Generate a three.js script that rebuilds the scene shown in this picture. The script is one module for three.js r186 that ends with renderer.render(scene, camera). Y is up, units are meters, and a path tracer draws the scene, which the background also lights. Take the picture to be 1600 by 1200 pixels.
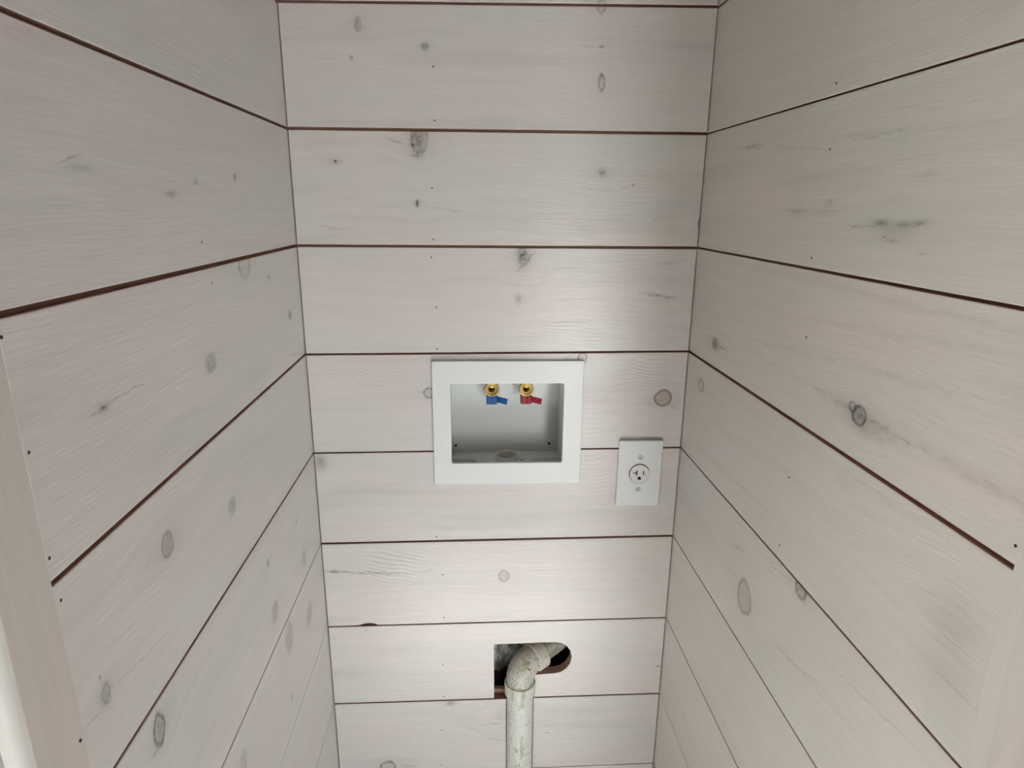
import * as THREE from 'three';
import { mergeGeometries } from 'three/addons/utils/BufferGeometryUtils.js';
import { RoundedBoxGeometry } from 'three/addons/geometries/RoundedBoxGeometry.js';
import { RectAreaLightUniformsLib } from 'three/addons/lights/RectAreaLightUniformsLib.js';

// ---------------------------------------------------------------- camera, sky, sun, exposure
const H0 = 1.05;                                   // height of the fourth seam above the floor; wall coordinates count from it
const lin = (r, g, b) => new THREE.Color().setRGB(r, g, b);
const scene = new THREE.Scene();
const camera = new THREE.PerspectiveCamera(2 * Math.atan(600 / 1004.5) * 180 / Math.PI, 4 / 3, 0.02, 60);
camera.position.set(-0.03049, 0.37312 + H0, 0.94958);
camera.rotation.set(-0.27163, -0.05201, 0.00448, 'YXZ');
scene.add(camera);

const renderer = new THREE.WebGLRenderer({ antialias: true });
renderer.toneMapping = THREE.LinearToneMapping;
renderer.toneMappingExposure = 0.73;
renderer.shadowMap.enabled = true;
RectAreaLightUniformsLib.init();

scene.background = new THREE.Color().setRGB(0.44, 0.51, 0.59);   // even bright sky

const WIN = { x0: 0.36, x1: 0.76, y0: 0.12, y1: 1.22, z: 2.0 };       // low window behind the photographer, to the right
const WIN2 = { z0: 0.80, z1: 1.42, y0: 0.22, y1: 0.98, x: -1.30 };     // low window to the left: the sun falls through it onto the floor
const sun = new THREE.DirectionalLight(lin(1, 0.985, 0.965), 150);
sun.position.set(WIN2.x - 3, 0.62 + 1.58, 1.11 + 0.10); sun.target.position.set(WIN2.x, 0.62, 1.11);
sun.castShadow = true; sun.shadow.mapSize.set(2048, 2048);
Object.assign(sun.shadow.camera, { left: -4, right: 4, top: 4, bottom: -4, near: 0.1, far: 15 });
scene.add(sun, sun.target);

function windowLight(intensity, w, h, at, towards) {                    // sky and bright ground seen through a window
  const l = new THREE.RectAreaLight(lin(0.90, 0.97, 1.0), intensity, w - 0.07, h - 0.07);
  l.position.set(...at); l.lookAt(...towards); scene.add(l);
}
{
  const cx = (WIN.x0 + WIN.x1) / 2, cy = (WIN.y0 + WIN.y1) / 2, cz = (WIN2.z0 + WIN2.z1) / 2, c2 = (WIN2.y0 + WIN2.y1) / 2;
  windowLight(11, WIN.x1 - WIN.x0, WIN.y1 - WIN.y0, [cx, cy, WIN.z - 0.01], [cx, cy, 0]);
  windowLight(0.5, WIN2.z1 - WIN2.z0, WIN2.y1 - WIN2.y0, [WIN2.x + 0.01, c2, cz], [5, c2, cz]);
}

// knots, streaks and nail heads of the three walls: [kind, along, height, half length, half height, strength], metres
const Bk = [['g',-0.1861,0.6008,0.0054,0.0098,0.8],['d',-0.1969,0.5609,0.0029,0.0035,0.5],['g',-0.0991,0.5755,0.0055,0.005,0.7],['s',-0.0991,0.5755,0.0076,0.0062,0.5],['r',0.1358,0.6276,0.006,0.0083,0.6],['d',0.1379,0.5791,0.0043,0.002,0.55],['r',0.1397,0.5356,0.0044,0.012,0.8],['d',0.1394,0.542,0.0018,0.004,0.4],['s',-0.1133,0.4594,0.0096,0.0207,0.95],['r',-0.1115,0.4628,0.0114,0.0231,0.45],['d',-0.1206,0.4527,0.0022,0.0017,0.7],['d',-0.2269,0.4302,0.0026,0.0025,0.7],['s',-0.2269,0.4302,0.0114,0.005,0.35],['d',-0.1163,0.3745,0.0027,0.007,0.7],['s',-0.1163,0.3745,0.0081,0.0061,0.3],['s',0.1446,0.4175,0.0064,0.006,0.85],['d',0.1904,0.4013,0.0018,0.0017,0.6],['d',0.2905,0.3476,0.0024,0.01,0.8],['s',0.033,0.3034,0.0084,0.0165,1.0],['s',0.0368,0.2961,0.0103,0.0184,0.5],['s',0.0279,0.2401,0.0057,0.0085,0.6],['r',0.1264,0.1488,0.0074,0.0085,0.85],['r',-0.1076,0.0953,0.0097,0.0092,0.85],['b',0.2557,0.0821,0.0152,0.0141,0.9],['s',-0.2811,-0.0155,0.0089,0.014,0.95],['d',-0.2728,-0.2091,0.0073,0.0036,0.5],['b',0.0075,-0.2252,0.0096,0.0103,0.7],['d',0.2803,-0.4139,0.0057,0.0027,0.5],['s',-0.0864,-0.4767,0.009,0.0068,0.9],['r',-0.2041,-0.6135,0.0144,0.0145,1.0],['s',-0.0013,-0.5078,0.0138,0.0208,0.25],['d',0.0858,-0.5496,0.0058,0.0028,0.3],['y',0.14,-0.4207,0.0227,0.0402,0.4],['y',-0.0071,-0.5173,0.0172,0.0349,0.4],['y',-0.1735,-0.2811,0.0588,0.0161,0.35]];
const Lk = [['s',0.505,0.3948,0.014,0.0027,0.4],['d',0.3264,0.3915,0.0049,0.0028,0.35],['s',0.3801,0.3807,0.0118,0.0036,0.7],['d',0.2235,0.4,0.0058,0.0048,0.6],['r',0.2215,0.3098,0.0187,0.0159,0.6],['y',0.1982,0.2949,0.0335,0.0144,0.5],['d',0.1405,0.2865,0.0078,0.0031,0.5],['d',0.0634,0.227,0.0097,0.0088,0.6],['g',0.341,0.2271,0.0141,0.0113,0.8],['s',0.5236,0.2405,0.0071,0.0041,0.8],['d',0.525,0.2409,0.0039,0.0011,0.4],['g',0.3321,0.0732,0.012,0.0108,0.75],['b',0.4688,0.1071,0.0097,0.011,0.65],['s',0.4688,0.1071,0.0126,0.0116,0.4],['s',0.5766,0.0551,0.0071,0.0093,0.7],['r',0.5757,0.0553,0.0047,0.0077,0.5],['d',0.5788,0.0712,0.0015,0.002,0.6],['d',0.1202,-0.0552,0.0052,0.0035,0.5],['g',0.0994,-0.1248,0.0131,0.0136,0.7],['d',0.2471,-0.0441,0.0051,0.0069,0.5],['g',0.2405,-0.1154,0.015,0.0156,0.75],['r',0.5231,-0.0245,0.0092,0.0141,0.8],['s',0.5231,-0.0245,0.0108,0.0153,0.6],['g',0.3828,-0.2024,0.0111,0.0178,0.6],['g',0.0992,-0.2198,0.0179,0.0199,0.75],['g',0.1978,-0.1846,0.0174,0.0249,0.8],['d',0.2122,-0.2696,0.0049,0.0062,0.5]];
const Rk = [['s',0.16,0.4414,0.023,0.0028,0.5],['s',0.4241,0.3604,0.011,0.003,0.9],['s',0.4533,0.3597,0.0091,0.0024,0.8],['s',0.4718,0.3617,0.0092,0.0019,0.7],['s',0.4413,0.355,0.0281,0.0064,0.4],['s',0.441,0.347,0.0097,0.002,0.5],['d',0.4321,0.3496,0.0038,0.0008,0.5],['s',0.4791,0.3397,0.0042,0.0009,0.5],['s',0.3419,0.378,0.0044,0.0017,0.6],['s',0.2823,0.3682,0.0134,0.0025,0.3],['s',0.3417,0.3745,0.0111,0.004,0.3],['s',0.3724,0.4331,0.0238,0.0026,0.35],['s',0.4709,0.3962,0.0137,0.0031,0.3],['d',0.0993,0.1916,0.012,0.0099,0.55],['s',0.1047,0.1892,0.0189,0.0098,0.5],['r',0.4376,0.1986,0.0104,0.0093,0.85],['s',0.4376,0.1986,0.0104,0.0093,0.5],['r',0.4256,0.2036,0.0054,0.0047,0.8],['s',0.4443,0.198,0.0324,0.0115,0.4],['r',0.0617,0.1209,0.0121,0.0097,0.75],['b',0.2715,-0.0927,0.0192,0.0226,0.75],['r',0.3892,-0.0024,0.0105,0.0126,0.85],['s',0.3895,-0.0037,0.0105,0.0097,0.6],['o',0.2431,-0.0437,0.0398,0.0135,0.35],['o',0.4304,0.1324,0.0206,0.0063,0.4],['s',0.5788,0.0904,0.0278,0.0285,0.35],['s',0.5778,0.047,0.0261,0.0246,0.3]];
const Bl = [[0.0257,0.2795,0.0535,0.3089,0.002,0.55],[-0.1246,0.4394,-0.1071,0.4361,0.0017,0.5],[-0.1587,0.4607,-0.1242,0.451,0.0017,0.4],[-0.124,0.4544,-0.1024,0.4446,0.0012,0.4],[-0.2543,0.3433,-0.2142,0.339,0.0018,0.3],[-0.1991,0.3672,-0.1272,0.3709,0.0017,0.2],[-0.1092,0.371,-0.037,0.3608,0.0017,0.25],[0.2222,0.3528,0.269,0.3565,0.0027,0.3],[0.2243,0.2433,0.2633,0.2413,0.0024,0.6],[0.2096,0.2472,0.2388,0.2443,0.0038,0.3],[0.0756,0.2352,0.1569,0.2397,0.0011,0.35],[0.2264,0.2868,0.2736,0.2961,0.0028,0.3],[0.0652,0.2813,0.1123,0.2841,0.0019,0.25],[0.0666,0.2005,0.1391,0.2041,0.0015,0.3],[-0.2904,-0.2086,-0.1497,-0.2172,0.0021,0.7],[-0.1497,-0.2172,-0.1072,-0.21,0.0018,0.35],[-0.0565,-0.3635,-0.0233,-0.3595,0.0026,0.15],[-0.2349,-0.3292,-0.2225,-0.3195,0.0015,0.4],[-0.0359,-0.5272,0.0044,-0.5248,0.0028,0.3],[-0.0246,-0.5574,0.0102,-0.5647,0.0018,0.45],[-0.1035,-0.4856,-0.0864,-0.4767,0.0027,0.3],[-0.1785,-0.6104,-0.1533,-0.6159,0.0029,0.4],[0.1163,0.1559,0.097,0.146,0.002,0.4],[0.2655,0.0725,0.2814,0.0639,0.0021,0.3],[0.2247,0.0751,0.2451,0.0727,0.0021,0.2],[0.1657,0.5795,0.1771,0.5789,0.0016,0.2],[0.1031,0.5786,0.1309,0.5798,0.0016,0.2],[-0.2546,0.5624,-0.2046,0.5593,0.0012,0.15],[0.1503,0.3915,0.2006,0.4014,0.0013,0.2]];
const Ll = [[0.5275,0.3969,0.4975,0.4034,0.0009,0.6],[0.5169,0.2416,0.4674,0.2424,0.0009,0.55],[0.5404,0.2402,0.5254,0.2397,0.0009,0.4],[0.454,0.2007,0.3376,0.1858,0.0011,0.2],[0.5689,0.0541,0.4897,0.0382,0.001,0.4],[0.5783,0.0494,0.6034,0.0524,0.001,0.3],[0.5267,-0.0364,0.5415,-0.0367,0.0012,0.5],[0.2438,-0.0418,0.2248,-0.0398,0.0013,0.5],[0.1709,-0.2898,0.0528,-0.2999,0.0011,0.2],[0.3357,0.3885,0.327,0.3943,0.0011,0.3]];
const Rl = [[0.1063,0.4443,0.1986,0.4355,0.0015,0.3],[0.2617,0.368,0.3021,0.3672,0.0013,0.4],[0.3142,0.3685,0.3595,0.3684,0.0012,0.4],[0.1979,0.4382,0.3343,0.423,0.002,0.2],[0.3639,0.4287,0.4402,0.431,0.0021,0.25],[0.1114,0.1906,0.1429,0.1906,0.0018,0.5],[0.0685,0.1962,0.0934,0.1958,0.0014,0.4],[0.451,0.2003,0.5021,0.1994,0.0028,0.45],[0.5021,0.1994,0.609,0.1983,0.0047,0.22],[0.3583,0.2014,0.4291,0.2017,0.0039,0.3],[0.4282,0.1866,0.4881,0.1942,0.0054,0.2],[0.378,0.357,0.4154,0.3576,0.0011,0.5],[0.4633,0.3586,0.4809,0.3642,0.0014,0.4],[0.1877,0.2071,0.3457,0.2018,0.0016,0.15],[0.0762,0.1163,0.1191,0.115,0.0015,0.45],[0.2037,0.2184,0.5938,0.2547,0.0039,0.15],[0.3162,0.2646,0.5857,0.2847,0.0033,0.15],[0.408,0.1449,0.5702,0.1453,0.0032,0.13],[0.3171,-0.0172,0.3742,-0.0068,0.0011,0.5],[0.3028,-0.0258,0.3693,-0.0146,0.001,0.35],[0.2925,-0.0194,0.3449,-0.0044,0.0012,0.3],[0.2141,-0.0512,0.2604,-0.0355,0.0019,0.3],[0.3393,-0.102,0.4541,-0.0718,0.0017,0.25],[0.4463,-0.0421,0.5621,-0.025,0.0014,0.3],[0.3375,-0.095,0.4976,-0.0748,0.0017,0.2],[0.0437,0.0266,0.3024,0.0392,0.0042,0.2],[0.0529,0.3057,0.5816,0.2997,0.0044,0.12]];
const Bn = [[-0.0888,0.5516],[-0.0889,0.4843],[-0.095,0.3954],[-0.0952,0.325],[-0.0987,0.2997],[-0.0933,0.2271],[-0.094,0.1643],[-0.1035,-0.1499],[-0.0948,-0.2199],[-0.0946,-0.3023],[-0.0991,-0.3959],[-0.0984,-0.4626],[-0.1048,-0.5354],[-0.109,-0.6123]];
const Ln = [[0.3295,0.339],[0.3171,0.3],[0.603,0.3047],[0.6005,0.2387],[0.6017,0.1731],[0.5995,0.1434]];
const Rn = [[0.3264,0.4815],[0.3307,0.4244],[0.3234,0.3242],[0.3338,0.247],[0.3372,0.0969],[0.61,0.1715],[0.3364,0.0165],[-0.029,-0.1667]];
// ---------------------------------------------------------------- helpers
function rng(seed) { let s = seed >>> 0; return () => ((s = (Math.imul(s, 1664525) + 1013904223) >>> 0) / 4294967296); }
const PERM = new Float32Array(65536); { const r = rng(77); for (let i = 0; i < 65536; i++) PERM[i] = r() * 2 - 1; }
function noise(x, y, s = 0) {
  const xi = Math.floor(x), yi = Math.floor(y); let fx = x - xi, fy = y - yi;
  fx = fx * fx * (3 - 2 * fx); fy = fy * fy * (3 - 2 * fy);
  const a = (xi * 7919 + yi * 104729 + s * 31337), h = (k) => PERM[(k ^ (k >>> 13)) & 65535];
  const p = h(a), q = h(a + 7919), r = h(a + 104729), t = h(a + 7919 + 104729);
  return p + (q - p) * fx + (r + (t - r) * fx - p - (q - p) * fx) * fy;
}
const fbm = (x, y, s) => 0.55 * noise(x, y, s) + 0.3 * noise(x * 2.1, y * 2.1, s + 1) + 0.15 * noise(x * 4.3, y * 4.3, s + 2);
const clamp = (x, a = 0, b = 1) => Math.min(b, Math.max(a, x));
const smooth = (a, b, x) => { const t = clamp((x - a) / (b - a)); return t * t * (3 - 2 * t); };
const toS = (c) => 255 * (c <= 0.0031308 ? 12.92 * c : 1.055 * Math.pow(c, 1 / 2.4) - 0.055);
function tex(w, h, fn, srgb) {                      // fn(i, j) -> [r, g, b] linear, or a grey height
  const d = new Uint8Array(w * h * 4);
  for (let j = 0, k = 0; j < h; j++) for (let i = 0; i < w; i++, k += 4) {
    const c = fn(i, j);
    if (srgb) { d[k] = toS(clamp(c[0])); d[k + 1] = toS(clamp(c[1])); d[k + 2] = toS(clamp(c[2])); } else d[k] = d[k + 1] = d[k + 2] = 255 * clamp(c);
    d[k + 3] = 255;
  }
  const t = new THREE.DataTexture(d, w, h);
  t.magFilter = t.minFilter = THREE.LinearFilter; if (srgb) t.colorSpace = THREE.SRGBColorSpace;
  t.wrapS = t.wrapT = THREE.RepeatWrapping; t.needsUpdate = true; return t;
}
const std = (color, roughness = 0.5, more = {}) => new THREE.MeshStandardMaterial({ color, roughness, ...more });
const taken = {};
function numbered(n) { const k = taken[n] = (taken[n] ?? -1) + 1; return k ? `${n}_${String(k).padStart(3, '0')}` : n; }
function mesh(name, geo, mat, parent) {
  const m = new THREE.Mesh(geo, mat); m.name = parent && parent !== scene ? name : numbered(name);
  m.castShadow = m.receiveShadow = true; (parent || scene).add(m); return m;
}
function struct(name, geo, mat) { const m = mesh(name, geo, mat); m.userData = { kind: 'structure', label: STRUCT[name][0], category: STRUCT[name][1] }; return m; }
function thing(name, label, category, pos) { const g = new THREE.Group(); g.name = numbered(name); g.position.set(...pos); g.userData = { label, category }; scene.add(g); return g; }
const box = (x0, x1, y0, y1, z0, z1) => new THREE.BoxGeometry(x1 - x0, y1 - y0, z1 - z0).translate((x0 + x1) / 2, (y0 + y1) / 2, (z0 + z1) / 2);
const poly = (pts) => new THREE.Shape(pts.map(([x, y]) => new THREE.Vector2(x, y)));
const rectPath = (x0, x1, y0, y1) => new THREE.Path([[x0, y0], [x1, y0], [x1, y1], [x0, y1]].map((p) => new THREE.Vector2(...p)));
function roundRect(x0, x1, y0, y1, r, P = THREE.Shape) {
  const s = new P(); s.moveTo(x0 + r, y0); s.lineTo(x1 - r, y0); s.absarc(x1 - r, y0 + r, r, -Math.PI / 2, 0); s.lineTo(x1, y1 - r); s.absarc(x1 - r, y1 - r, r, 0, Math.PI / 2);
  s.lineTo(x0 + r, y1); s.absarc(x0 + r, y1 - r, r, Math.PI / 2, Math.PI); s.lineTo(x0, y0 + r); s.absarc(x0 + r, y0 + r, r, Math.PI, Math.PI * 1.5); return s;
}
function circlePath(x, y, r) { const p = new THREE.Path(); p.absarc(x, y, r, 0, Math.PI * 2); return p; }
// flat piece whose front face lies at z = front, with a rounded front edge
function slab(shape, front, thick, bevel = 0.0008, seg = 2, curve = 12) {
  const g = new THREE.ExtrudeGeometry(shape, { depth: thick - 2 * bevel, bevelEnabled: bevel > 0, bevelThickness: bevel, bevelSize: bevel, bevelOffset: -bevel, bevelSegments: seg, curveSegments: curve });
  return g.translate(0, 0, front - thick + bevel);
}
// sorts the triangles: front and rounded edge painted (material 0), the rest raw wood (material 1); uv in [0, 1] over the plank
function plankGeometry(shape, thick, u0, len, v0, h) {
  const src = slab(shape, 0, thick, 0.0007, 2, 10), p = src.attributes.position, n = src.attributes.normal, front = [], back = [];
  for (let t = 0; t < p.count; t += 3) (Math.min(p.getZ(t), p.getZ(t + 1), p.getZ(t + 2)) > -0.00075 ? front : back).push(t);
  const pos = [], nor = [], uv = [];
  for (const t of [...front, ...back]) for (let k = t; k < t + 3; k++) {
    pos.push(p.getX(k), p.getY(k), p.getZ(k)); nor.push(n.getX(k), n.getY(k), n.getZ(k)); uv.push((p.getX(k) - u0) / len, (p.getY(k) - v0) / h);
  }
  const g = new THREE.BufferGeometry();
  g.setAttribute('position', new THREE.Float32BufferAttribute(pos, 3)); g.setAttribute('normal', new THREE.Float32BufferAttribute(nor, 3)); g.setAttribute('uv', new THREE.Float32BufferAttribute(uv, 2));
  g.addGroup(0, front.length * 3, 0); g.addGroup(front.length * 3, back.length * 3, 1); return g;
}

// ---------------------------------------------------------------- materials
const rawTex = tex(256, 64, (i, j) => { const n = 1 + 0.22 * fbm(i / 40, j / 3, 5) + 0.1 * noise(i / 9, j / 1.5, 9); return [0.40 * n, 0.225 * n, 0.175 * n]; }, true);
const raw = std(0xffffff, 0.85, { map: rawTex });
const white = std(lin(0.78, 0.815, 0.83), 0.32);
const whiteSatin = std(lin(0.74, 0.755, 0.75), 0.4);
const dark = std(lin(0.02, 0.018, 0.016), 0.7);
const nailMat = std(lin(0.035, 0.03, 0.028), 0.6);
const brass = std(lin(0.52, 0.40, 0.17), 0.28, { metalness: 1 });
const blue = std(lin(0.003, 0.085, 0.30), 0.5), red = std(lin(0.30, 0.004, 0.022), 0.5);
const roomPaint = std(lin(0.36, 0.285, 0.22), 0.8);

// whitewashed pine: one colour map and one relief map per plank; u along the grain, v across, metres
const PAINT = [0.658, 0.640, 0.622];
function pine(seed, u0, len, v0, h, knots, lines, tint = [1, 1, 1], ripples = [], W = 1600, relief = true) {
  const Hh = Math.round(W * h / len), near = knots.filter((k) => k[2] > v0 - 0.03 && k[2] < v0 + h + 0.03 && k[1] > u0 - 0.05 && k[1] < u0 + len + 0.05).filter((k) => k[2] > v0 - 0.0005 && k[2] < v0 + h + 0.0005);
  const lns = lines.filter((l) => l[1] > v0 && l[1] < v0 + h);
  const high = new Float32Array(W * Hh);
  const map = tex(W, Hh, (i, j) => {
    const u = u0 + (i + 0.5) / W * len, v = v0 + (j + 0.5) / Hh * h;
    let vv = v + 0.010 * noise(u * 2.3, v * 5, seed) + 0.003 * noise(u * 9, v * 16, seed + 3), shade = 0, green = 0, warm = 0, lift = 0;
    for (const k of near) {
      const du = u - k[1], dv = v - k[2], su = 2.2 * k[3] + 0.012;
      if (Math.abs(du) > 3 * su) continue;
      vv -= Math.sign(dv) * Math.exp(-du * du / (su * su)) * k[4] * 0.9 * Math.exp(-Math.abs(dv) / (2.5 * k[4] + 0.004)) * (1 - Math.exp(-Math.abs(dv) / 0.002));
      const wob = 1 + 0.13 * noise(Math.atan2(dv / k[4], du / k[3]) * 1.3 + k[1] * 90, k[2] * 50, 3);
      const d = Math.hypot(du / k[3], dv / k[4]) / wob, s = k[5], g = k[3] > 0.015 ? 0.85 + 0.35 * noise(u * 45, vv * 260, 8) : 0.85 + 0.35 * noise(u * 300, v * 300, 8);
      const halo = Math.exp(-Math.pow(du / (k[3] * 2.6), 2) - Math.pow(dv / (k[4] * 1.25), 2));
      if (k[0] === 'r') { const e = (d - 0.9) / 0.17; shade += s * (0.62 * Math.exp(-e * e) * g + 0.15 * smooth(1, 0.8, d) * g + 0.09 * halo); lift += s * 0.6 * Math.exp(-e * e); }
      else if (k[0] === 's') shade += s * (0.50 * Math.exp(-d * d * 1.3) * g + 0.08 * halo);
      else if (k[0] === 'g') { shade += s * (0.42 * smooth(1.15, 0.6, d) * g + 0.08 * halo); green += s * 0.5 * smooth(1.15, 0.8, d); }
      else if (k[0] === 'd') shade += s * (0.75 * smooth(1.1, 0.5, d) + 0.08 * halo);
      else if (k[0] === 'b') { const e = (d - 0.92) / 0.13; shade += s * (0.27 * smooth(1.04, 0.9, d) * g + 0.42 * Math.exp(-e * e) + 0.10 * halo); warm += s * 0.5 * smooth(1.05, 0.9, d); }
      else if (k[0] === 'y') warm += s * 0.32 * Math.exp(-d * d) * (0.8 + 0.5 * noise(u * 60, vv * 260, 4));
      else if (k[0] === 'o') { warm += s * 0.5 * Math.exp(-d * d); shade += s * 0.1 * Math.exp(-d * d); }
    }
    for (const l of lns) {
      const ax = l[2] - l[0], ay = l[3] - l[1], t = clamp(((u - l[0]) * ax + (v - l[1]) * ay) / (ax * ax + ay * ay));
      const x = u - l[0] - t * ax, y = v - l[1] - t * ay + 0.0012 * noise(u * 130, 7, 5), q = l[4] * (0.35 + 0.65 * Math.sin(Math.PI * clamp(t, 0.08, 0.92)));
      shade += l[5] * 0.6 * Math.exp(-(x * x + y * y) / (q * q)) * (0.7 + 0.5 * noise(u * 200, v * 300, 6));
    }
    const broad = fbm(u * 1.6, vv * 15, seed + 11), mid = fbm(u * 5, vv * 70, seed + 17), fine = noise(u * 34, vv * 620, seed + 23), pore = noise(u * 90, vv * 1500, seed + 29);
    const ring = Math.sin(vv * 330 + 5 * noise(u * 1.4, vv * 9, seed + 31));
    const grey = smooth(0.18, 0.62, fbm(u * 3.1, vv * 34, seed + 37));
    const hue = fbm(u * 4.5, v * 13, seed + 41), hue2 = fbm(u * 9, vv * 30, seed + 43);
    let L = 1 + 0.035 * broad + 0.028 * mid + 0.020 * fine + 0.012 * pore + 0.008 * ring - 0.062 * grey;
    L *= 1 - clamp(shade, 0, 0.9);
    const pink = 0.044 * hue + 0.014 * hue2, w = clamp(warm, 0, 0.7);
    let hgt = 0.5 + 0.10 * fine + 0.08 * pore + 0.10 * mid + 0.05 * ring - 0.3 * clamp(lift + 0.3 * shade);
    for (const r of ripples) {
      const m = Math.exp(-Math.pow((u - r[0]) / r[2], 2) - Math.pow((v - r[1]) / r[3], 2));
      if (m > 0.02) hgt += m * r[5] * Math.sin((v + 0.35 * (u - r[0]) * r[6] + 0.006 * noise(u * 26, v * 30, 51)) * 6.283 / r[4] + 2 * noise(u * 18, v * 18, 52)) * (0.6 + 0.6 * noise(u * 50, v * 70, 53));
    }
    high[j * W + i] = hgt;
    return [PAINT[0] * tint[0] * L * (1 + pink - 0.10 * green + 0.02 * w), PAINT[1] * tint[1] * L * (1 - 0.4 * pink + 0.02 * green - 0.13 * w), PAINT[2] * tint[2] * L * (1 - 0.2 * pink - 0.12 * green - 0.30 * w)];
  }, true);
  const m = new THREE.MeshPhysicalMaterial({ color: 0xffffff, roughness: 0.30, ior: 1.62, map });
  if (relief) { m.bumpMap = tex(W, Hh, (i, j) => high[j * W + i], false); m.bumpScale = 0.00045; }
  return m;
}

// ---------------------------------------------------------------- alcove walls
const STRUCT = {
  wall_back: ['back wall of the alcove, whitewashed horizontal pine boards with dark grooves', 'wall'], wall_left: ['left alcove wall of whitewashed pine boards with many oval knots', 'wall'],
  wall_right: ['right alcove wall of whitewashed pine boards with large ringed knots', 'wall'], floor: ['pale floor of the alcove and the room in front', 'floor'], ceiling: ['white ceiling above alcove and room', 'ceiling'],
  trim_1: ['flush painted end board closing the left alcove boards', 'trim'], trim_2: ['flush painted end board closing the right alcove boards', 'trim'], trim_3: ['bright rounded corner bead at the left opening edge', 'trim'],
  trim_4: ['rounded corner bead at the right opening edge', 'trim'], trim_5: ['white casing beside the left corner bead', 'trim'], trim_6: ['white casing beside the right corner bead', 'trim'],
  wall_front_left: ['room wall left of the alcove opening', 'wall'], wall_front_right: ['room wall right of the alcove opening', 'wall'], wall_room_left: ['left wall of the room behind the camera', 'wall'], wall_room_right: ['right wall of the room behind the camera', 'wall'],
  wall_entrance: ['room wall with the low window behind the camera', 'wall'], window_1: ['low white framed window behind the camera', 'window'], window_2: ['low white framed window at the left end of the room', 'window'], ground: ['paved ground outside the low windows', 'ground'], wall_cavity: ['wooden back of the wall cavity behind the pipe hole', 'wall'],
};
const PITCH = 0.15715;
const pick = (a, i) => i in a ? a[i] : (4 - i) * PITCH;
const yL = [0.6264, 0.4724, 0.3161, 0.157, -0.0005, -0.1577, -0.3143, -0.4712, -0.6282], yR = [0.630, 0.471, 0.3137, 0.1576, 0, -0.1571, -0.3146, -0.4721, -0.6278];
const gapsB = { 0: 0.0034, 1: 0.0040, 2: 0.0038, 3: 0.0030, 4: 0.0024, 5: 0.0034, 6: 0.0022, 7: 0.0026, 8: 0.0014 };
const gapsL = { 0: 0.003, 1: 0.0034, 2: 0.0040, 3: 0.0036, 4: 0.0030, 5: 0.0018, 6: 0.0009, 7: 0.0018 };
const gapsR = { 0: 0.0024, 1: 0.0018, 2: 0.0026, 3: 0.0038, 4: 0.0022, 5: 0.0018, 6: 0.0018, 7: 0.0009 };
const TOP = 1.35, BOT = -1.05, BT = 0.0062, ST = 0.018;         // boards 6 mm proud of the brown sheathing
const PIPE = { x: 0.0352, z: 0.003, r: 0.0232 };
const NOTCH = [0.0112, 0.0595];                                  // slot cut for the pipe in the lower boards
// outlet box opening and pipe hole
const BOX = { x0: -0.104, x1: 0.129, y0: -0.0548, y1: 0.1468, ix0: -0.0757, ix1: 0.0990, iy0: -0.0195, iy1: 0.1108 };
const cut = [BOX.x0 + 0.012, BOX.x1 - 0.012, BOX.y0 + 0.012, BOX.y1 - 0.012];
function holeTop(P) {                                            // from lower left, round to the notch's right edge
  P.push([-0.0102, -0.475], [-0.0100, -0.3587], [0.098, -0.3575]);
  for (let k = 0; k <= 8; k++) { const a = Math.PI / 2 - k / 8 * Math.PI; P.push([0.0965 + 0.0290 * Math.cos(a), -0.3892 + 0.0315 * Math.sin(a) + (k > 4 ? -0.0003 * (k - 4) : 0)]); }
  P.push([0.0630, -0.4235], [NOTCH[1] + 0.0005, -0.428]);
  return P;
}
function wallFrame(name, x0, k, a, side, geo) {                  // local x along the wall, y up from the fourth seam, z out of the wall
  const w = struct(name, geo, raw);
  if (side) {
    const n = new THREE.Vector3(-side, side * k, side * a).normalize(), up = new THREE.Vector3(k, 1, 0).normalize(), x = up.clone().cross(n).normalize();
    up.copy(n).cross(x); w.quaternion.setFromRotationMatrix(new THREE.Matrix4().makeBasis(x, up, n));
  }
  w.position.set(x0, H0, 0); return w;
}
function nails(w, list, s) {
  const g = new THREE.CylinderGeometry(0.00115, 0.00115, 0.004, 9).rotateX(Math.PI / 2);
  for (const [u, v] of list) mesh('nail', g, nailMat, w).position.set(s * u, v, -0.0018);
}

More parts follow.
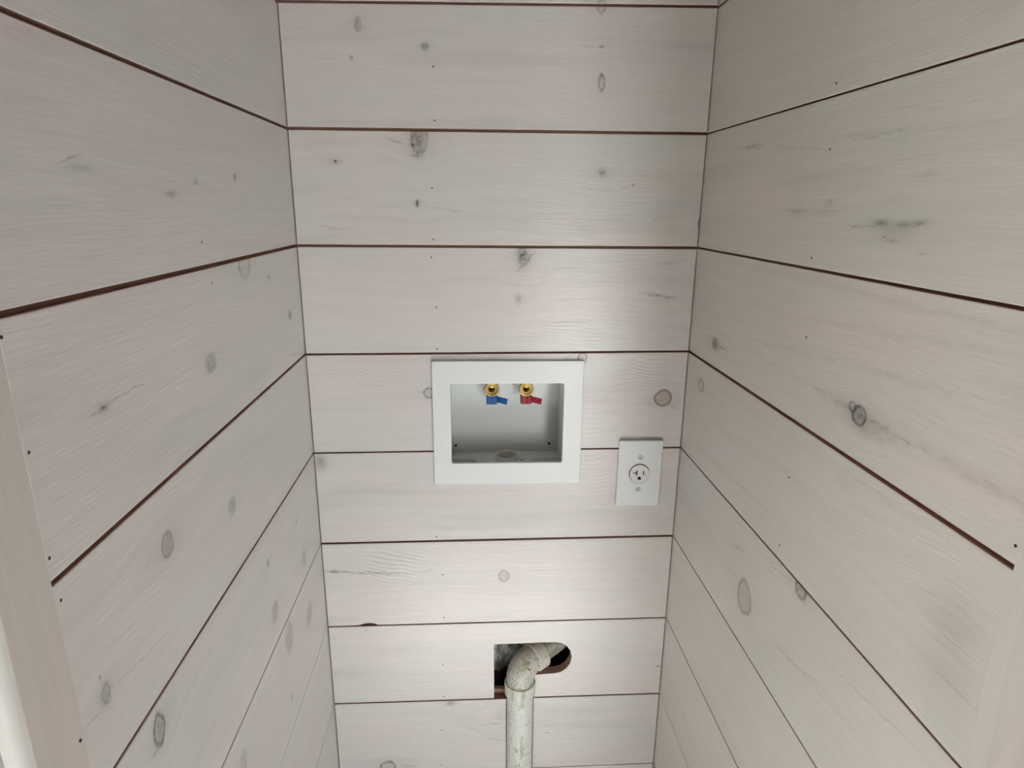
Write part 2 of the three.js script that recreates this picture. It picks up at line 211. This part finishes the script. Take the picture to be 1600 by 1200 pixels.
// back wall: brown sheathing with the openings, boards in front
{
  const sh = poly([[-0.33, BOT], [NOTCH[0], BOT], [NOTCH[0], -0.475], ...holeTop([]), [NOTCH[1], -0.46], [NOTCH[1], BOT], [0.34, BOT], [0.34, TOP], [-0.33, TOP]]);
  sh.holes.push(rectPath(...cut), circlePath(0.2240, -0.0415, 0.0200));
  const g = slab(sh, -BT - 0.0002, ST - BT, 0);
  const w = wallFrame('wall_back', 0, 0, 0, 0, g);
  const X0 = -0.316, X1 = 0.322, len = X1 - X0, JL = (y) => -0.29 + 0.00228 * y + 0.0011, JR = (y) => 0.29 + 0.00601 * y - 0.0011, spare = [];
  const at = (arrL, arrR, i, x) => { const a = pick(arrL, i), b = pick(arrR, i); return a + (b - a) * (x + 0.29) / 0.58; };
  const ripB = { 2: [[0.10, 0.185, 0.06, 0.02, 0.006, 0.35, 0.4]], 3: [[0.16, 0.08, 0.05, 0.06, 0.0085, 0.75, -0.6], [-0.19, 0.12, 0.09, 0.025, 0.006, 0.4, 0.5], [0.24, 0.12, 0.05, 0.03, 0.006, 0.4, 0.5]], 4: [[0.15, -0.05, 0.035, 0.06, 0.008, 0.6, -0.6]], 5: [[-0.19, -0.195, 0.05, 0.03, 0.007, 0.9, 0.7]] };
  const tints = { 0: [0.99, 1, 1], 1: [1, 1, 0.99], 2: [1.005, 1, 1], 3: [1, 1.0, 1.0], 4: [1.01, 1, 1], 5: [1, 1, 0.99], 6: [1.0, 1.0, 1.0], 7: [0.99, 1, 1] };
  for (let i = -5; i <= 10; i++) {
    const up = gapsB[i] ?? 0.003, lo = gapsB[i + 1] ?? 0.003, Y = (k, x, d) => clamp(at(yL, yR, k, x) + d, BOT, TOP);
    const t = (x) => Y(i, x, -up / 2), b = (x) => Y(i + 1, x, lo / 2), v0 = Math.min(b(X0), b(X1)) - 0.001, h = Math.max(t(X0), t(X1)) + 0.001 - v0;
    const m = i >= -1 && i <= 8 ? pine(100 + i * 13, X0, len, v0, h, Bk, Bl, tints[i], ripB[i], 1600, i >= 0) : spare[i & 1] ??= pine(300 + (i & 1), X0, len, v0, h, [], [], undefined, [], 1024);
    const mats = [m, raw];
    const add = (pts, hole) => { const s = poly(pts); if (hole) s.holes.push(hole); mesh('plank', plankGeometry(s, BT, X0, len, v0, h), mats, w); };
    if (i === 3) add([[JL(b(X0)), b(X0)], [cut[0], b(cut[0])], [cut[0], cut[3]], [cut[1], cut[3]], [cut[1], b(cut[1])], [JR(b(X1)), b(X1)], [JR(t(X1)), t(X1)], [JL(t(X0)), t(X0)]]);
    else if (i === 4) add([[JL(b(X0)), b(X0)], [JR(b(X1)), b(X1)], [JR(t(X1)), t(X1)], [cut[1], t(cut[1])], [cut[1], cut[2]], [cut[0], cut[2]], [cut[0], t(cut[0])], [JL(t(X0)), t(X0)]], circlePath(0.2240, -0.0415, 0.0200));
    else if (i === 5) { const c = -0.2215; add([[JL(b(X0)), b(X0)], [c - 0.017, b(c)], [c - 0.008, b(c) + 0.0036], [c, b(c) + 0.0046], [c + 0.008, b(c) + 0.0034], [c + 0.015, b(c)], [JR(b(X1)), b(X1)], [JR(t(X1)), t(X1)], [JL(t(X0)), t(X0)]]); }
    else if (i === 6) { const P = holeTop([]); P[0][1] = b(-0.0102); add([[JL(b(X0)), b(X0)], ...P, [NOTCH[1], b(NOTCH[1])], [JR(b(X1)), b(X1)], [JR(t(X1)), t(X1)], [JL(t(X0)), t(X0)]]); }
    else if (i >= 7) { add([[JL(b(X0)), b(X0)], [NOTCH[0], b(NOTCH[0])], [NOTCH[0], t(NOTCH[0])], [JL(t(X0)), t(X0)]]); add([[NOTCH[1], b(NOTCH[1])], [JR(b(X1)), b(X1)], [JR(t(X1)), t(X1)], [NOTCH[1], t(NOTCH[1])]]); }
    else add([[JL(b(X0)), b(X0)], [JR(b(X1)), b(X1)], [JR(t(X1)), t(X1)], [JL(t(X0)), t(X0)]]);
  }
  nails(w, Bn, 1);
  const bl = mesh('blocking', box(-0.07, 0.0105, -0.492, -0.4665, -0.026, -ST - 0.0004), std(0xffffff, 0.8, { map: tex(128, 128, (i, j) => { const n = 1 + 0.25 * fbm(i / 30, j / 4, 15); return [0.62 * n, 0.45 * n, 0.33 * n]; }, true) }), w);
  bl.userData.label = 'pale brown wood blocking inside the pipe hole';
}
// side walls
function sideWall(name, side, x0, k, a, gaps, ys, knots, lines, nailList, zEnd, tintOf) {
  const U = (z) => side * z, u0 = side < 0 ? -zEnd : -0.0060, u1 = side < 0 ? 0.0060 : zEnd, len = u1 - u0;
  const w = wallFrame(name, x0, k, a, side, slab(poly([[u0, BOT], [u1, BOT], [u1, TOP], [u0, TOP]]), -BT - 0.0002, ST - BT, 0));
  const kn = knots.map((q) => [q[0], U(q[1]), ...q.slice(2)]), ln = lines.map((l) => [U(l[0]), l[1], U(l[2]), ...l.slice(3)]), spare = [];
  for (let i = -5; i <= 10; i++) {
    const t = clamp(pick(ys, i) - (gaps[i] ?? 0.0025) / 2, BOT, TOP), b = clamp(pick(ys, i + 1) + (gaps[i + 1] ?? 0.0025) / 2, BOT, TOP), h = t - b;
    const m = i >= -1 && i <= 7 ? pine(500 + side * 150 + i * 17, u0, len, b, h, kn, ln, tintOf(i), [], 1536, i >= 0) : spare[i & 1] ??= pine(900 + side * 30 + (i & 1), u0, len, b, h, [], [], tintOf(i), [], 1024, false);
    mesh('plank', plankGeometry(poly([[u0, b], [u1, b], [u1, t], [u0, t]]), BT, u0, len, b, h), [m, raw], w);
  }
  nails(w, nailList, side); return w;
}
const ZL = 0.6045, ZR = 0.613;
sideWall('wall_left', -1, -0.29, 0.00228, 0.01147, gapsL, yL, Lk, Ll, Ln, ZL, (i) => [1.0, 0.985, 0.995]);
sideWall('wall_right', 1, 0.29, 0.00601, 0.01356, gapsR, yR, Rk, Rl, Rn.slice(0, 7), ZR, (i) => i > 4 ? [1.015, 0.99, 0.955] : [0.975, 0.965, 0.925]);  // tint holds some shade: upper boards coloured darker to dim this wall

// end boards, corner beads and casings at the opening
const trimMat = (seed, tint) => pine(seed, 0, 2.4, 0, 0.06, [], [], tint, [], 1600, false);
function opening(side, zEnd, x0, a, bead, names) {
  const xz = (z) => x0 + a * z, s = side, E = zEnd + 0.0405;
  const board = (z0, z1, mat, nm, proud) => {
    const g = new THREE.BoxGeometry(TOP - BOT, z1 - z0, 0.018), m = struct(nm, g, mat);                  // length runs along local x
    m.rotation.set(0, 0, 0); const n = new THREE.Vector3(-s, 0, s * a).normalize(), ux = new THREE.Vector3(0, 1, 0), uy = n.clone().cross(ux);
    m.quaternion.setFromRotationMatrix(new THREE.Matrix4().makeBasis(ux, uy, n)); m.position.set(xz((z0 + z1) / 2) + s * (0.009 - proud), (TOP + BOT) / 2 + H0, (z0 + z1) / 2); return m;
  };
  const tb = board(zEnd + 0.0004, E, trimMat(700 + s, s < 0 ? [0.93, 0.885, 0.84] : [0.955, 0.945, 0.905]), names[0], s < 0 ? 0.0006 : 0.0002);
  // quarter-round bead turning the corner to the room
  const r = 0.0078, sh = new THREE.Shape(); sh.moveTo(0, 0); sh.lineTo(0, r + 0.0025); sh.lineTo(-0.001, r + 0.0025); sh.absarc(-0.001, 0.0025, r, Math.PI / 2, 0, true);
  sh.lineTo(r - 0.001, 0); const bg = new THREE.ExtrudeGeometry(sh, { depth: TOP - BOT, bevelEnabled: false, curveSegments: 14 });
  const bd = struct(names[1], bg, bead);                            // shape x -> into opening, shape y -> to the room
  bd.quaternion.setFromRotationMatrix(new THREE.Matrix4().makeBasis(new THREE.Vector3(-s, 0, 0), new THREE.Vector3(0, 0, 1), new THREE.Vector3(0, -s, 0).multiplyScalar(-1).negate().multiplyScalar(1)));
  bd.quaternion.setFromRotationMatrix(s < 0 ? new THREE.Matrix4().makeBasis(new THREE.Vector3(1, 0, 0), new THREE.Vector3(0, 0, 1), new THREE.Vector3(0, -1, 0)) : new THREE.Matrix4().makeBasis(new THREE.Vector3(-1, 0, 0), new THREE.Vector3(0, 0, 1), new THREE.Vector3(0, 1, 0)));
  bd.position.set(xz(E) + s * (r - 0.001), s < 0 ? TOP + H0 : BOT + H0, E);
  const cx = xz(E) + s * (r + 0.006);
  const lo = Math.min(cx, cx + s * 0.09), hi = Math.max(cx, cx + s * 0.09);
  struct(names[2], new RoundedBoxGeometry(hi - lo, TOP - BOT, 0.016, 2, 0.003).translate((lo + hi) / 2, (TOP + BOT) / 2 + H0, E + 0.004), bead);
  return cx;
}
const beadMat = std(lin(0.78, 0.78, 0.75), 0.35);
const cxL = opening(-1, ZL, -0.29, 0.01147, beadMat, ['trim_1', 'trim_3', 'trim_5']);
const cxR = opening(1, ZR, 0.29, 0.01356, beadMat, ['trim_2', 'trim_4', 'trim_6']);
for (const [x, y, z] of [[-0.2822, 0, 0]]) {
  const t = scene.getObjectByName('trim_1'), g = new THREE.CylinderGeometry(0.00115, 0.00115, 0.004, 9).rotateX(Math.PI / 2);
  for (const [py, pz] of [[0.049, 0.6105], [0.0545, 0.6395], [-0.09, 0.6105], [0.40, 0.6105], [0.25, 0.638]]) mesh('nail', g, nailMat, t).position.set(py - (TOP + BOT) / 2, pz - (ZL + 0.0222), 0.0075);
}

// room behind the camera
const floorMat = std(0xffffff, 0.42, { map: tex(512, 512, (i, j) => { const n = 1 + 0.10 * fbm(i / 90, j / 6, 61) + 0.05 * noise(i / 20, j / 1.5, 63); return [0.545 * n, 0.545 * n, 0.535 * n]; }, true) });
{
  const RX0 = WIN2.x, RX1 = 2.1, RZ1 = WIN.z, CE = 2.4, ZF = 0.653;
  struct('floor', box(RX0 - 0.1, RX1 + 0.1, -0.1, 0, -0.30, RZ1 + 0.1), floorMat);
  struct('ceiling', box(RX0 - 0.1, RX1 + 0.1, CE, CE + 0.1, -0.30, RZ1 + 0.1), roomPaint);
  struct('wall_front_left', mergeGeometries([box(RX0, cxL - 0.001, 0, CE, ZF - 0.1, ZF - 0.01), box(-0.40, -0.312, 0, CE, -0.28, ZF - 0.1)]), roomPaint);
  struct('wall_front_right', mergeGeometries([box(cxR + 0.001, RX1, 0, CE, ZF - 0.1, ZF - 0.004), box(0.328, 0.42, 0, CE, -0.28, ZF - 0.1)]), roomPaint);
  struct('wall_cavity', box(-0.41, 0.43, 0, CE, -0.30, -0.28), std(lin(0.34, 0.25, 0.18), 0.9));
  const V = WIN2, Z0 = ZF - 0.1, Z1 = RZ1 + 0.1;
  struct('wall_room_left', mergeGeometries([box(RX0 - 0.1, RX0, 0, CE, Z0, V.z0), box(RX0 - 0.1, RX0, 0, CE, V.z1, Z1), box(RX0 - 0.1, RX0, 0, V.y0, V.z0, V.z1), box(RX0 - 0.1, RX0, V.y1, CE, V.z0, V.z1)]), roomPaint);
  struct('wall_room_right', box(RX1, RX1 + 0.1, 0, CE, ZF - 0.1, RZ1 + 0.1), roomPaint);
  struct('wall_entrance', mergeGeometries([box(RX0, WIN.x0, 0, CE, RZ1, RZ1 + 0.1), box(WIN.x1, RX1, 0, CE, RZ1, RZ1 + 0.1), box(WIN.x0, WIN.x1, WIN.y1, CE, RZ1, RZ1 + 0.1), box(WIN.x0, WIN.x1, 0, WIN.y0, RZ1, RZ1 + 0.1)]), roomPaint);
  const f = 0.035, glass = new THREE.MeshPhysicalMaterial({ color: 0xffffff, roughness: 0.02, transmission: 1, thickness: 0 });
  const sash = (nm, w, h, pos, turn) => {
    const q = struct(nm, mergeGeometries([box(-w / 2, -w / 2 + f, 0, h, -0.02, 0.02), box(w / 2 - f, w / 2, 0, h, -0.02, 0.02), box(-w / 2 + f, w / 2 - f, 0, f, -0.02, 0.02), box(-w / 2 + f, w / 2 - f, h - f, h, -0.02, 0.02)]), whiteSatin);
    q.position.set(...pos); q.rotation.y = turn; mesh('pane', box(-w / 2 + f, w / 2 - f, f, h - f, -0.002, 0.002), glass, q).castShadow = false;
  };
  sash('window_1', WIN.x1 - WIN.x0, WIN.y1 - WIN.y0, [(WIN.x0 + WIN.x1) / 2, WIN.y0, RZ1 + 0.05], 0);
  sash('window_2', V.z1 - V.z0, V.y1 - V.y0, [RX0 - 0.05, V.y0, (V.z0 + V.z1) / 2], Math.PI / 2);
  struct('ground', mergeGeometries([box(-8, 10, -0.25, -0.15, RZ1 + 0.1, 20), box(-8, RX0 - 0.1, -0.25, -0.15, -6, RZ1 + 0.1)]), std(lin(0.45, 0.44, 0.42), 0.9));
}

// ---------------------------------------------------------------- washing machine outlet box
{
  const cx = (BOX.x0 + BOX.x1) / 2, cy = (BOX.y0 + BOX.y1) / 2;
  const t = thing('washer_outlet_box', 'white plastic washing machine outlet box with blue and red valves, recessed in back wall', 'outlet box', [cx, cy + H0, 0]);
  t.rotation.z = -0.0045;
  const L = (x0, x1, y0, y1) => [x0 - cx, x1 - cx, y0 - cy, y1 - cy], ix = L(BOX.ix0, BOX.ix1, BOX.iy0, BOX.iy1);
  const F = 0.0065, s = 0.994;                                        // face stands proud of the boards
  const fs = roundRect((BOX.x0 - cx) * s, (BOX.x1 - cx) * s, (BOX.y0 - cy) * s, (BOX.y1 - cy) * s, 0.0022);
  fs.holes.push(roundRect(ix[0] * s, ix[1] * s, ix[2] * s, ix[3] * s, 0.003, THREE.Path));
  mesh('faceplate', slab(fs, F, F - 0.0004, 0.0012, 3), white, t);
  const D = -0.074, wl = 0.003, fy = ix[2] - 0.012, x0 = ix[0] - 0.002, x1 = ix[1] + 0.002, ty = ix[3] + 0.004;
  const fl = roundRect(x0, x1, D, -0.0002, 0.001); fl.holes.push(circlePath(0.0005, -0.034, 0.0178), new THREE.Path([[0.0208, -0.0315], [0.0290, -0.0315], [0.0249, -0.0395]].map((p) => new THREE.Vector2(...p))));
  const floorG = new THREE.ExtrudeGeometry(fl, { depth: wl, bevelEnabled: false, curveSegments: 20 }).rotateX(-Math.PI / 2).scale(1, 1, -1).translate(0, fy - wl, 0);
  { const idx = floorG.attributes.position; for (let k = 0; k < idx.count; k += 3) for (const at of Object.values(floorG.attributes)) for (let c = 0; c < at.itemSize; c++) { const a = at.array[k * at.itemSize + c]; at.array[k * at.itemSize + c] = at.array[(k + 1) * at.itemSize + c]; at.array[(k + 1) * at.itemSize + c] = a; } floorG.computeVertexNormals(); }
  const plain = (g) => { const q = g.index ? g.toNonIndexed() : g; for (const n of Object.keys(q.attributes)) if (!['position', 'normal', 'uv'].includes(n)) q.deleteAttribute(n); q.clearGroups?.(); return q; };
  const bodyM = std(lin(0.70, 0.73, 0.725), 0.34);
  mesh('box_shell', mergeGeometries([plain(box(x0 - wl, x1 + wl, fy - wl, ty + wl, D - wl, D)), plain(box(x0 - wl, x0, fy - wl, ty + wl, D, -0.0001)), plain(box(x1, x1 + wl, fy - wl, ty + wl, D, -0.0001)), plain(box(x0, x1, ty, ty + wl, D, -0.0001)), plain(floorG)]), bodyM, t);
  // inner front lip with a cut-away in the middle
  const lip = new THREE.Shape(); lip.moveTo(x0, fy); lip.lineTo(x1, fy); lip.lineTo(x1, ix[2] + 0.001); lip.lineTo(ix[0] + 0.135, ix[2] + 0.001); lip.lineTo(ix[0] + 0.125, ix[2] - 0.006); lip.lineTo(ix[0] + 0.042, ix[2] - 0.006); lip.lineTo(ix[0] + 0.032, ix[2] + 0.001); lip.lineTo(x0, ix[2] + 0.001);
  mesh('front_lip', slab(lip, -0.0135, 0.002, 0.0003, 1), bodyM, t);
  // drain collar standing in the floor
  const dc = mesh('drain_collar', new THREE.LatheGeometry([[0.0168, -0.110], [0.0168, 0.010], [0.0172, 0.0112], [0.0190, 0.0115], [0.0196, 0.0105], [0.0196, -0.110]].map((p) => new THREE.Vector2(...p)), 40), std(lin(0.72, 0.72, 0.69), 0.4), t);
  dc.position.set(0.0005, fy, -0.034);
  const sg = new THREE.CylinderGeometry(0.0022, 0.0022, 0.002, 12).rotateX(Math.PI / 2);
  for (const [x, y] of [[ix[1] - 0.012, fy + 0.014], [ix[0] + 0.004, fy + 0.012]]) mesh('screw', sg, dark, t).position.set(x, y, D + 0.0008);
  // valves: brass outlet towards the front, lever below
  for (const [vx, mat, lab] of [[-0.0120 - cx, blue, 'cold valve, brass outlet with a blue lever'], [0.0429 - cx, red, 'hot valve, brass outlet with a red lever']]) {
    const v = new THREE.Group(); v.name = 'valve'; v.userData = { label: lab }; t.add(v); v.position.set(vx, 0.0915 - cy, -0.030);
    const prof = [[0.0001, -0.022], [0.0092, -0.022], [0.0096, -0.004], [0.0118, -0.003], [0.0122, -0.0005], [0.0121, 0.0012], [0.0112, 0.0026], [0.0098, 0.0028], [0.0092, 0.0016], [0.0088, -0.0012], [0.0068, -0.0020], [0.0064, 0.0002], [0.0056, 0.0008], [0.0048, 0.0004], [0.0044, -0.0015], [0.0044, -0.014], [0.0001, -0.0142]].map((p) => new THREE.Vector2(...p));
    mesh('brass_outlet', new THREE.LatheGeometry(prof, 36).rotateX(Math.PI / 2), brass, v);
    mesh('brass_stem', mergeGeometries([plain(new RoundedBoxGeometry(0.019, 0.012, 0.013, 2, 0.002).translate(0, 0.0125, -0.008)), plain(new THREE.CylinderGeometry(0.0075, 0.0075, 0.02, 18).translate(0, 0.012, -0.008))]), brass, v);
    const hg = new THREE.ExtrudeGeometry(roundRect(-0.0085, 0.0085, -0.009, 0.009, 0.0018), { depth: 0.0125, bevelEnabled: true, bevelSize: 0.0006, bevelThickness: 0.0006, bevelOffset: -0.0006, bevelSegments: 2 }).rotateX(Math.PI / 2).translate(0, -0.0113, -0.006);
    const pg = new RoundedBoxGeometry(0.019, 0.0095, 0.0028, 2, 0.0008).rotateY(-0.35).rotateZ(-0.17).translate(0.0158, -0.0190, -0.001);
    const rg = new THREE.CylinderGeometry(0.0011, 0.0011, 0.0122, 8).translate(0.0012, -0.0176, 0.003);
    mesh('lever', mergeGeometries([plain(hg), plain(pg), plain(rg)]), mat, v).userData.label = mat === blue ? 'blue plastic lever' : 'red plastic lever';
  }
}

// ---------------------------------------------------------------- power outlet
{
  const t = thing('power_outlet', 'white single round power outlet with cover plate, right of the outlet box', 'outlet', [0.2240, -0.0415 + H0, 0]); t.rotation.z = -0.012;
  const hw = 0.0355, hh = 0.0565, F = 0.0058;
  const ps = roundRect(-hw, hw, -hh, hh, 0.0028); ps.holes.push(circlePath(0, 0, 0.0163)); for (const y of [0.0285, -0.0268]) ps.holes.push(circlePath(0, y, 0.00313));
  mesh('cover_plate', slab(ps, F, F - 0.0004, 0.0020, 4, 24), white, t);
  const fs = new THREE.Shape(); fs.absarc(0, 0, 0.0157, 0, Math.PI * 2);
  const ts = new THREE.Path([[-0.0056, -0.0022], [-0.0056, 0.0010], [-0.0104, 0.0010], [-0.0104, 0.0027], [-0.0056, 0.0027], [-0.0056, 0.0058], [-0.0036, 0.0058], [-0.0036, -0.0022]].map((p) => new THREE.Vector2(...p)));
  const gs = new THREE.Path(); gs.moveTo(-0.0027, -0.0100); gs.lineTo(0.0027, -0.0100); gs.lineTo(0.0027, -0.0073); gs.absarc(0, -0.0073, 0.0027, 0, Math.PI); gs.lineTo(-0.0027, -0.0100);
  fs.holes.push(ts, rectPath(0.0054, 0.0074, -0.0018, 0.0050), gs);
  mesh('receptacle', slab(fs, F + 0.0017, 0.0030, 0.0003, 2, 28), whiteSatin, t);
  const slotShade = std(lin(0.10, 0.085, 0.075), 0.6);                   // moulded body behind the white face, coloured dark to put shade in the slots
  mesh('receptacle_shade_body', slab(fs, F - 0.0014, 0.0255, 0, 1, 28), slotShade, t);
  mesh('receptacle_back', new THREE.CylinderGeometry(0.0157, 0.0157, 0.006, 28).rotateX(Math.PI / 2).translate(0, 0, F - 0.0300), slotShade, t);
  for (const [y, a] of [[0.0285, -0.16], [-0.0268, -0.42]]) {
    const ss = new THREE.Shape(); ss.absarc(0, 0, 0.0031, 0, Math.PI * 2); ss.holes.push(rectPath(-0.0008, 0.0008, -0.0026, 0.0026));
    const sc = mesh('screw', slab(ss, 0, 0.0030, 0, 1, 16), whiteSatin, t); sc.position.set(0, y, F - 0.0004); sc.rotation.z = a;
    mesh('screw_base', new THREE.CylinderGeometry(0.0031, 0.0031, 0.0004, 16).rotateX(Math.PI / 2).translate(0, 0, -0.0032), whiteSatin, sc);
  }
}

// ---------------------------------------------------------------- drain pipe
{
  const blot = (seed, dirt, base) => tex(384, 384, (i, j) => {
    const a = smooth(0.10, 0.55, fbm(i / 48, j / 70, seed)) * dirt, b = smooth(0.28, 0.6, fbm(i / 14, j / 20, seed + 7)) * dirt, c = smooth(0.4, 0.62, noise(i / 4, j / 4, seed + 9)) * dirt, n = 1 + 0.03 * noise(i / 3, j / 3, seed + 4);
    const f = [1 - 0.36 * a - 0.34 * b - 0.3 * c, 1 - 0.36 * a - 0.34 * b - 0.3 * c, 1 - 0.50 * a - 0.40 * b - 0.3 * c];
    return base.map((v, k) => v * f[k] * n);
  }, true);
  const mp = (seed, dirt, base, ru, rv) => { const m = blot(seed, dirt, base); m.repeat.set(ru, rv); return std(0xffffff, 0.38, { map: m }); };
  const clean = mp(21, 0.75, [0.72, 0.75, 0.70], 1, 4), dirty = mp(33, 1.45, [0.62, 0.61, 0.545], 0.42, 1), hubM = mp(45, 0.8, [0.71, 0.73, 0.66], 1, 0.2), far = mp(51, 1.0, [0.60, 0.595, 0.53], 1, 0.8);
  const t = thing('drain_pipe', 'stained white plastic drain pipe with elbow, entering the hole in the back wall', 'pipe', [PIPE.x, 0, PIPE.z]);
  const yHub = H0 - 0.4565, yTop = yHub + 0.037;
  mesh('pipe', new THREE.CylinderGeometry(PIPE.r, PIPE.r, yHub + 0.01, 44, 1, true).translate(0, (yHub + 0.01) / 2, 0), clean, t);
  mesh('pipe_hub', new THREE.LatheGeometry([[PIPE.r - 0.0005, 0], [0.0262, 0], [0.0270, 0.0012], [0.0273, 0.0225], [0.0268, 0.0240], [0.0252, 0.0246], [0.0246, 0.0240], [0.0238, 0.025]].map((p) => new THREE.Vector2(...p)), 44), hubM, t).position.y = yHub;
  const ang = 0.62, dir = new THREE.Vector3(Math.cos(ang), 0, -Math.sin(ang)), R = 0.031, y0 = yHub + 0.0265;
  const curve = new THREE.CurvePath(); const pts = [];
  for (let k = 0; k <= 16; k++) { const b = k / 16 * Math.PI * 0.47; pts.push(new THREE.Vector3(0, y0 + 0.002 + R * Math.sin(b), 0).addScaledVector(dir, R * (1 - Math.cos(b)))); }
  pts.unshift(new THREE.Vector3(0, y0 - 0.002, 0)); const e = pts[pts.length - 1], d2 = e.clone().sub(pts[pts.length - 2]).normalize();
  mesh('elbow', new THREE.TubeGeometry(new THREE.CatmullRomCurve3(pts), 40, 0.0242, 44, false), dirty, t);
  const along = (name, prof, mat, at) => { const m = mesh(name, new THREE.LatheGeometry(prof.map((p) => new THREE.Vector2(...p)), 44), mat, t); m.position.copy(e).addScaledVector(d2, at); m.quaternion.setFromUnitVectors(new THREE.Vector3(0, 1, 0), d2); return m; };
  along('elbow_hub', [[0.0238, -0.002], [0.0256, -0.0012], [0.0268, 0.0004], [0.0273, 0.0175], [0.0266, 0.0190], [0.0195, 0.0194]], mp(60, 0.55, [0.64, 0.63, 0.57], 1, 0.2), 0);
  along('branch_pipe', [[0.0195, 0.015], [0.0195, 0.120]], far, 0);
}
// plastic-faced insulation seen through the hole
{
  const g = new THREE.PlaneGeometry(0.115, 0.12, 60, 60), p = g.attributes.position;
  for (let i = 0; i < p.count; i++) { const x = p.getX(i), y = p.getY(i); p.setZ(i, 0.014 * fbm(x * 50, y * 26, 91) + 0.004 * noise(x * 120, y * 80, 93)); }
  g.computeVertexNormals();
  const m = mesh('insulation', g, std(0xffffff, 0.3, { map: tex(256, 256, (i, j) => { const n = 0.42 + 0.62 * smooth(-0.35, 0.5, fbm(i / 22, j / 30, 95)); return [0.78 * n, 0.84 * n, 0.79 * n]; }, true), side: THREE.DoubleSide }));
  m.position.set(0.0, H0 - 0.398, -0.058); m.userData = { kind: 'stuff', label: 'crumpled grey insulation wrap inside the wall behind the pipe hole', category: 'insulation' };
}
renderer.render(scene, camera);
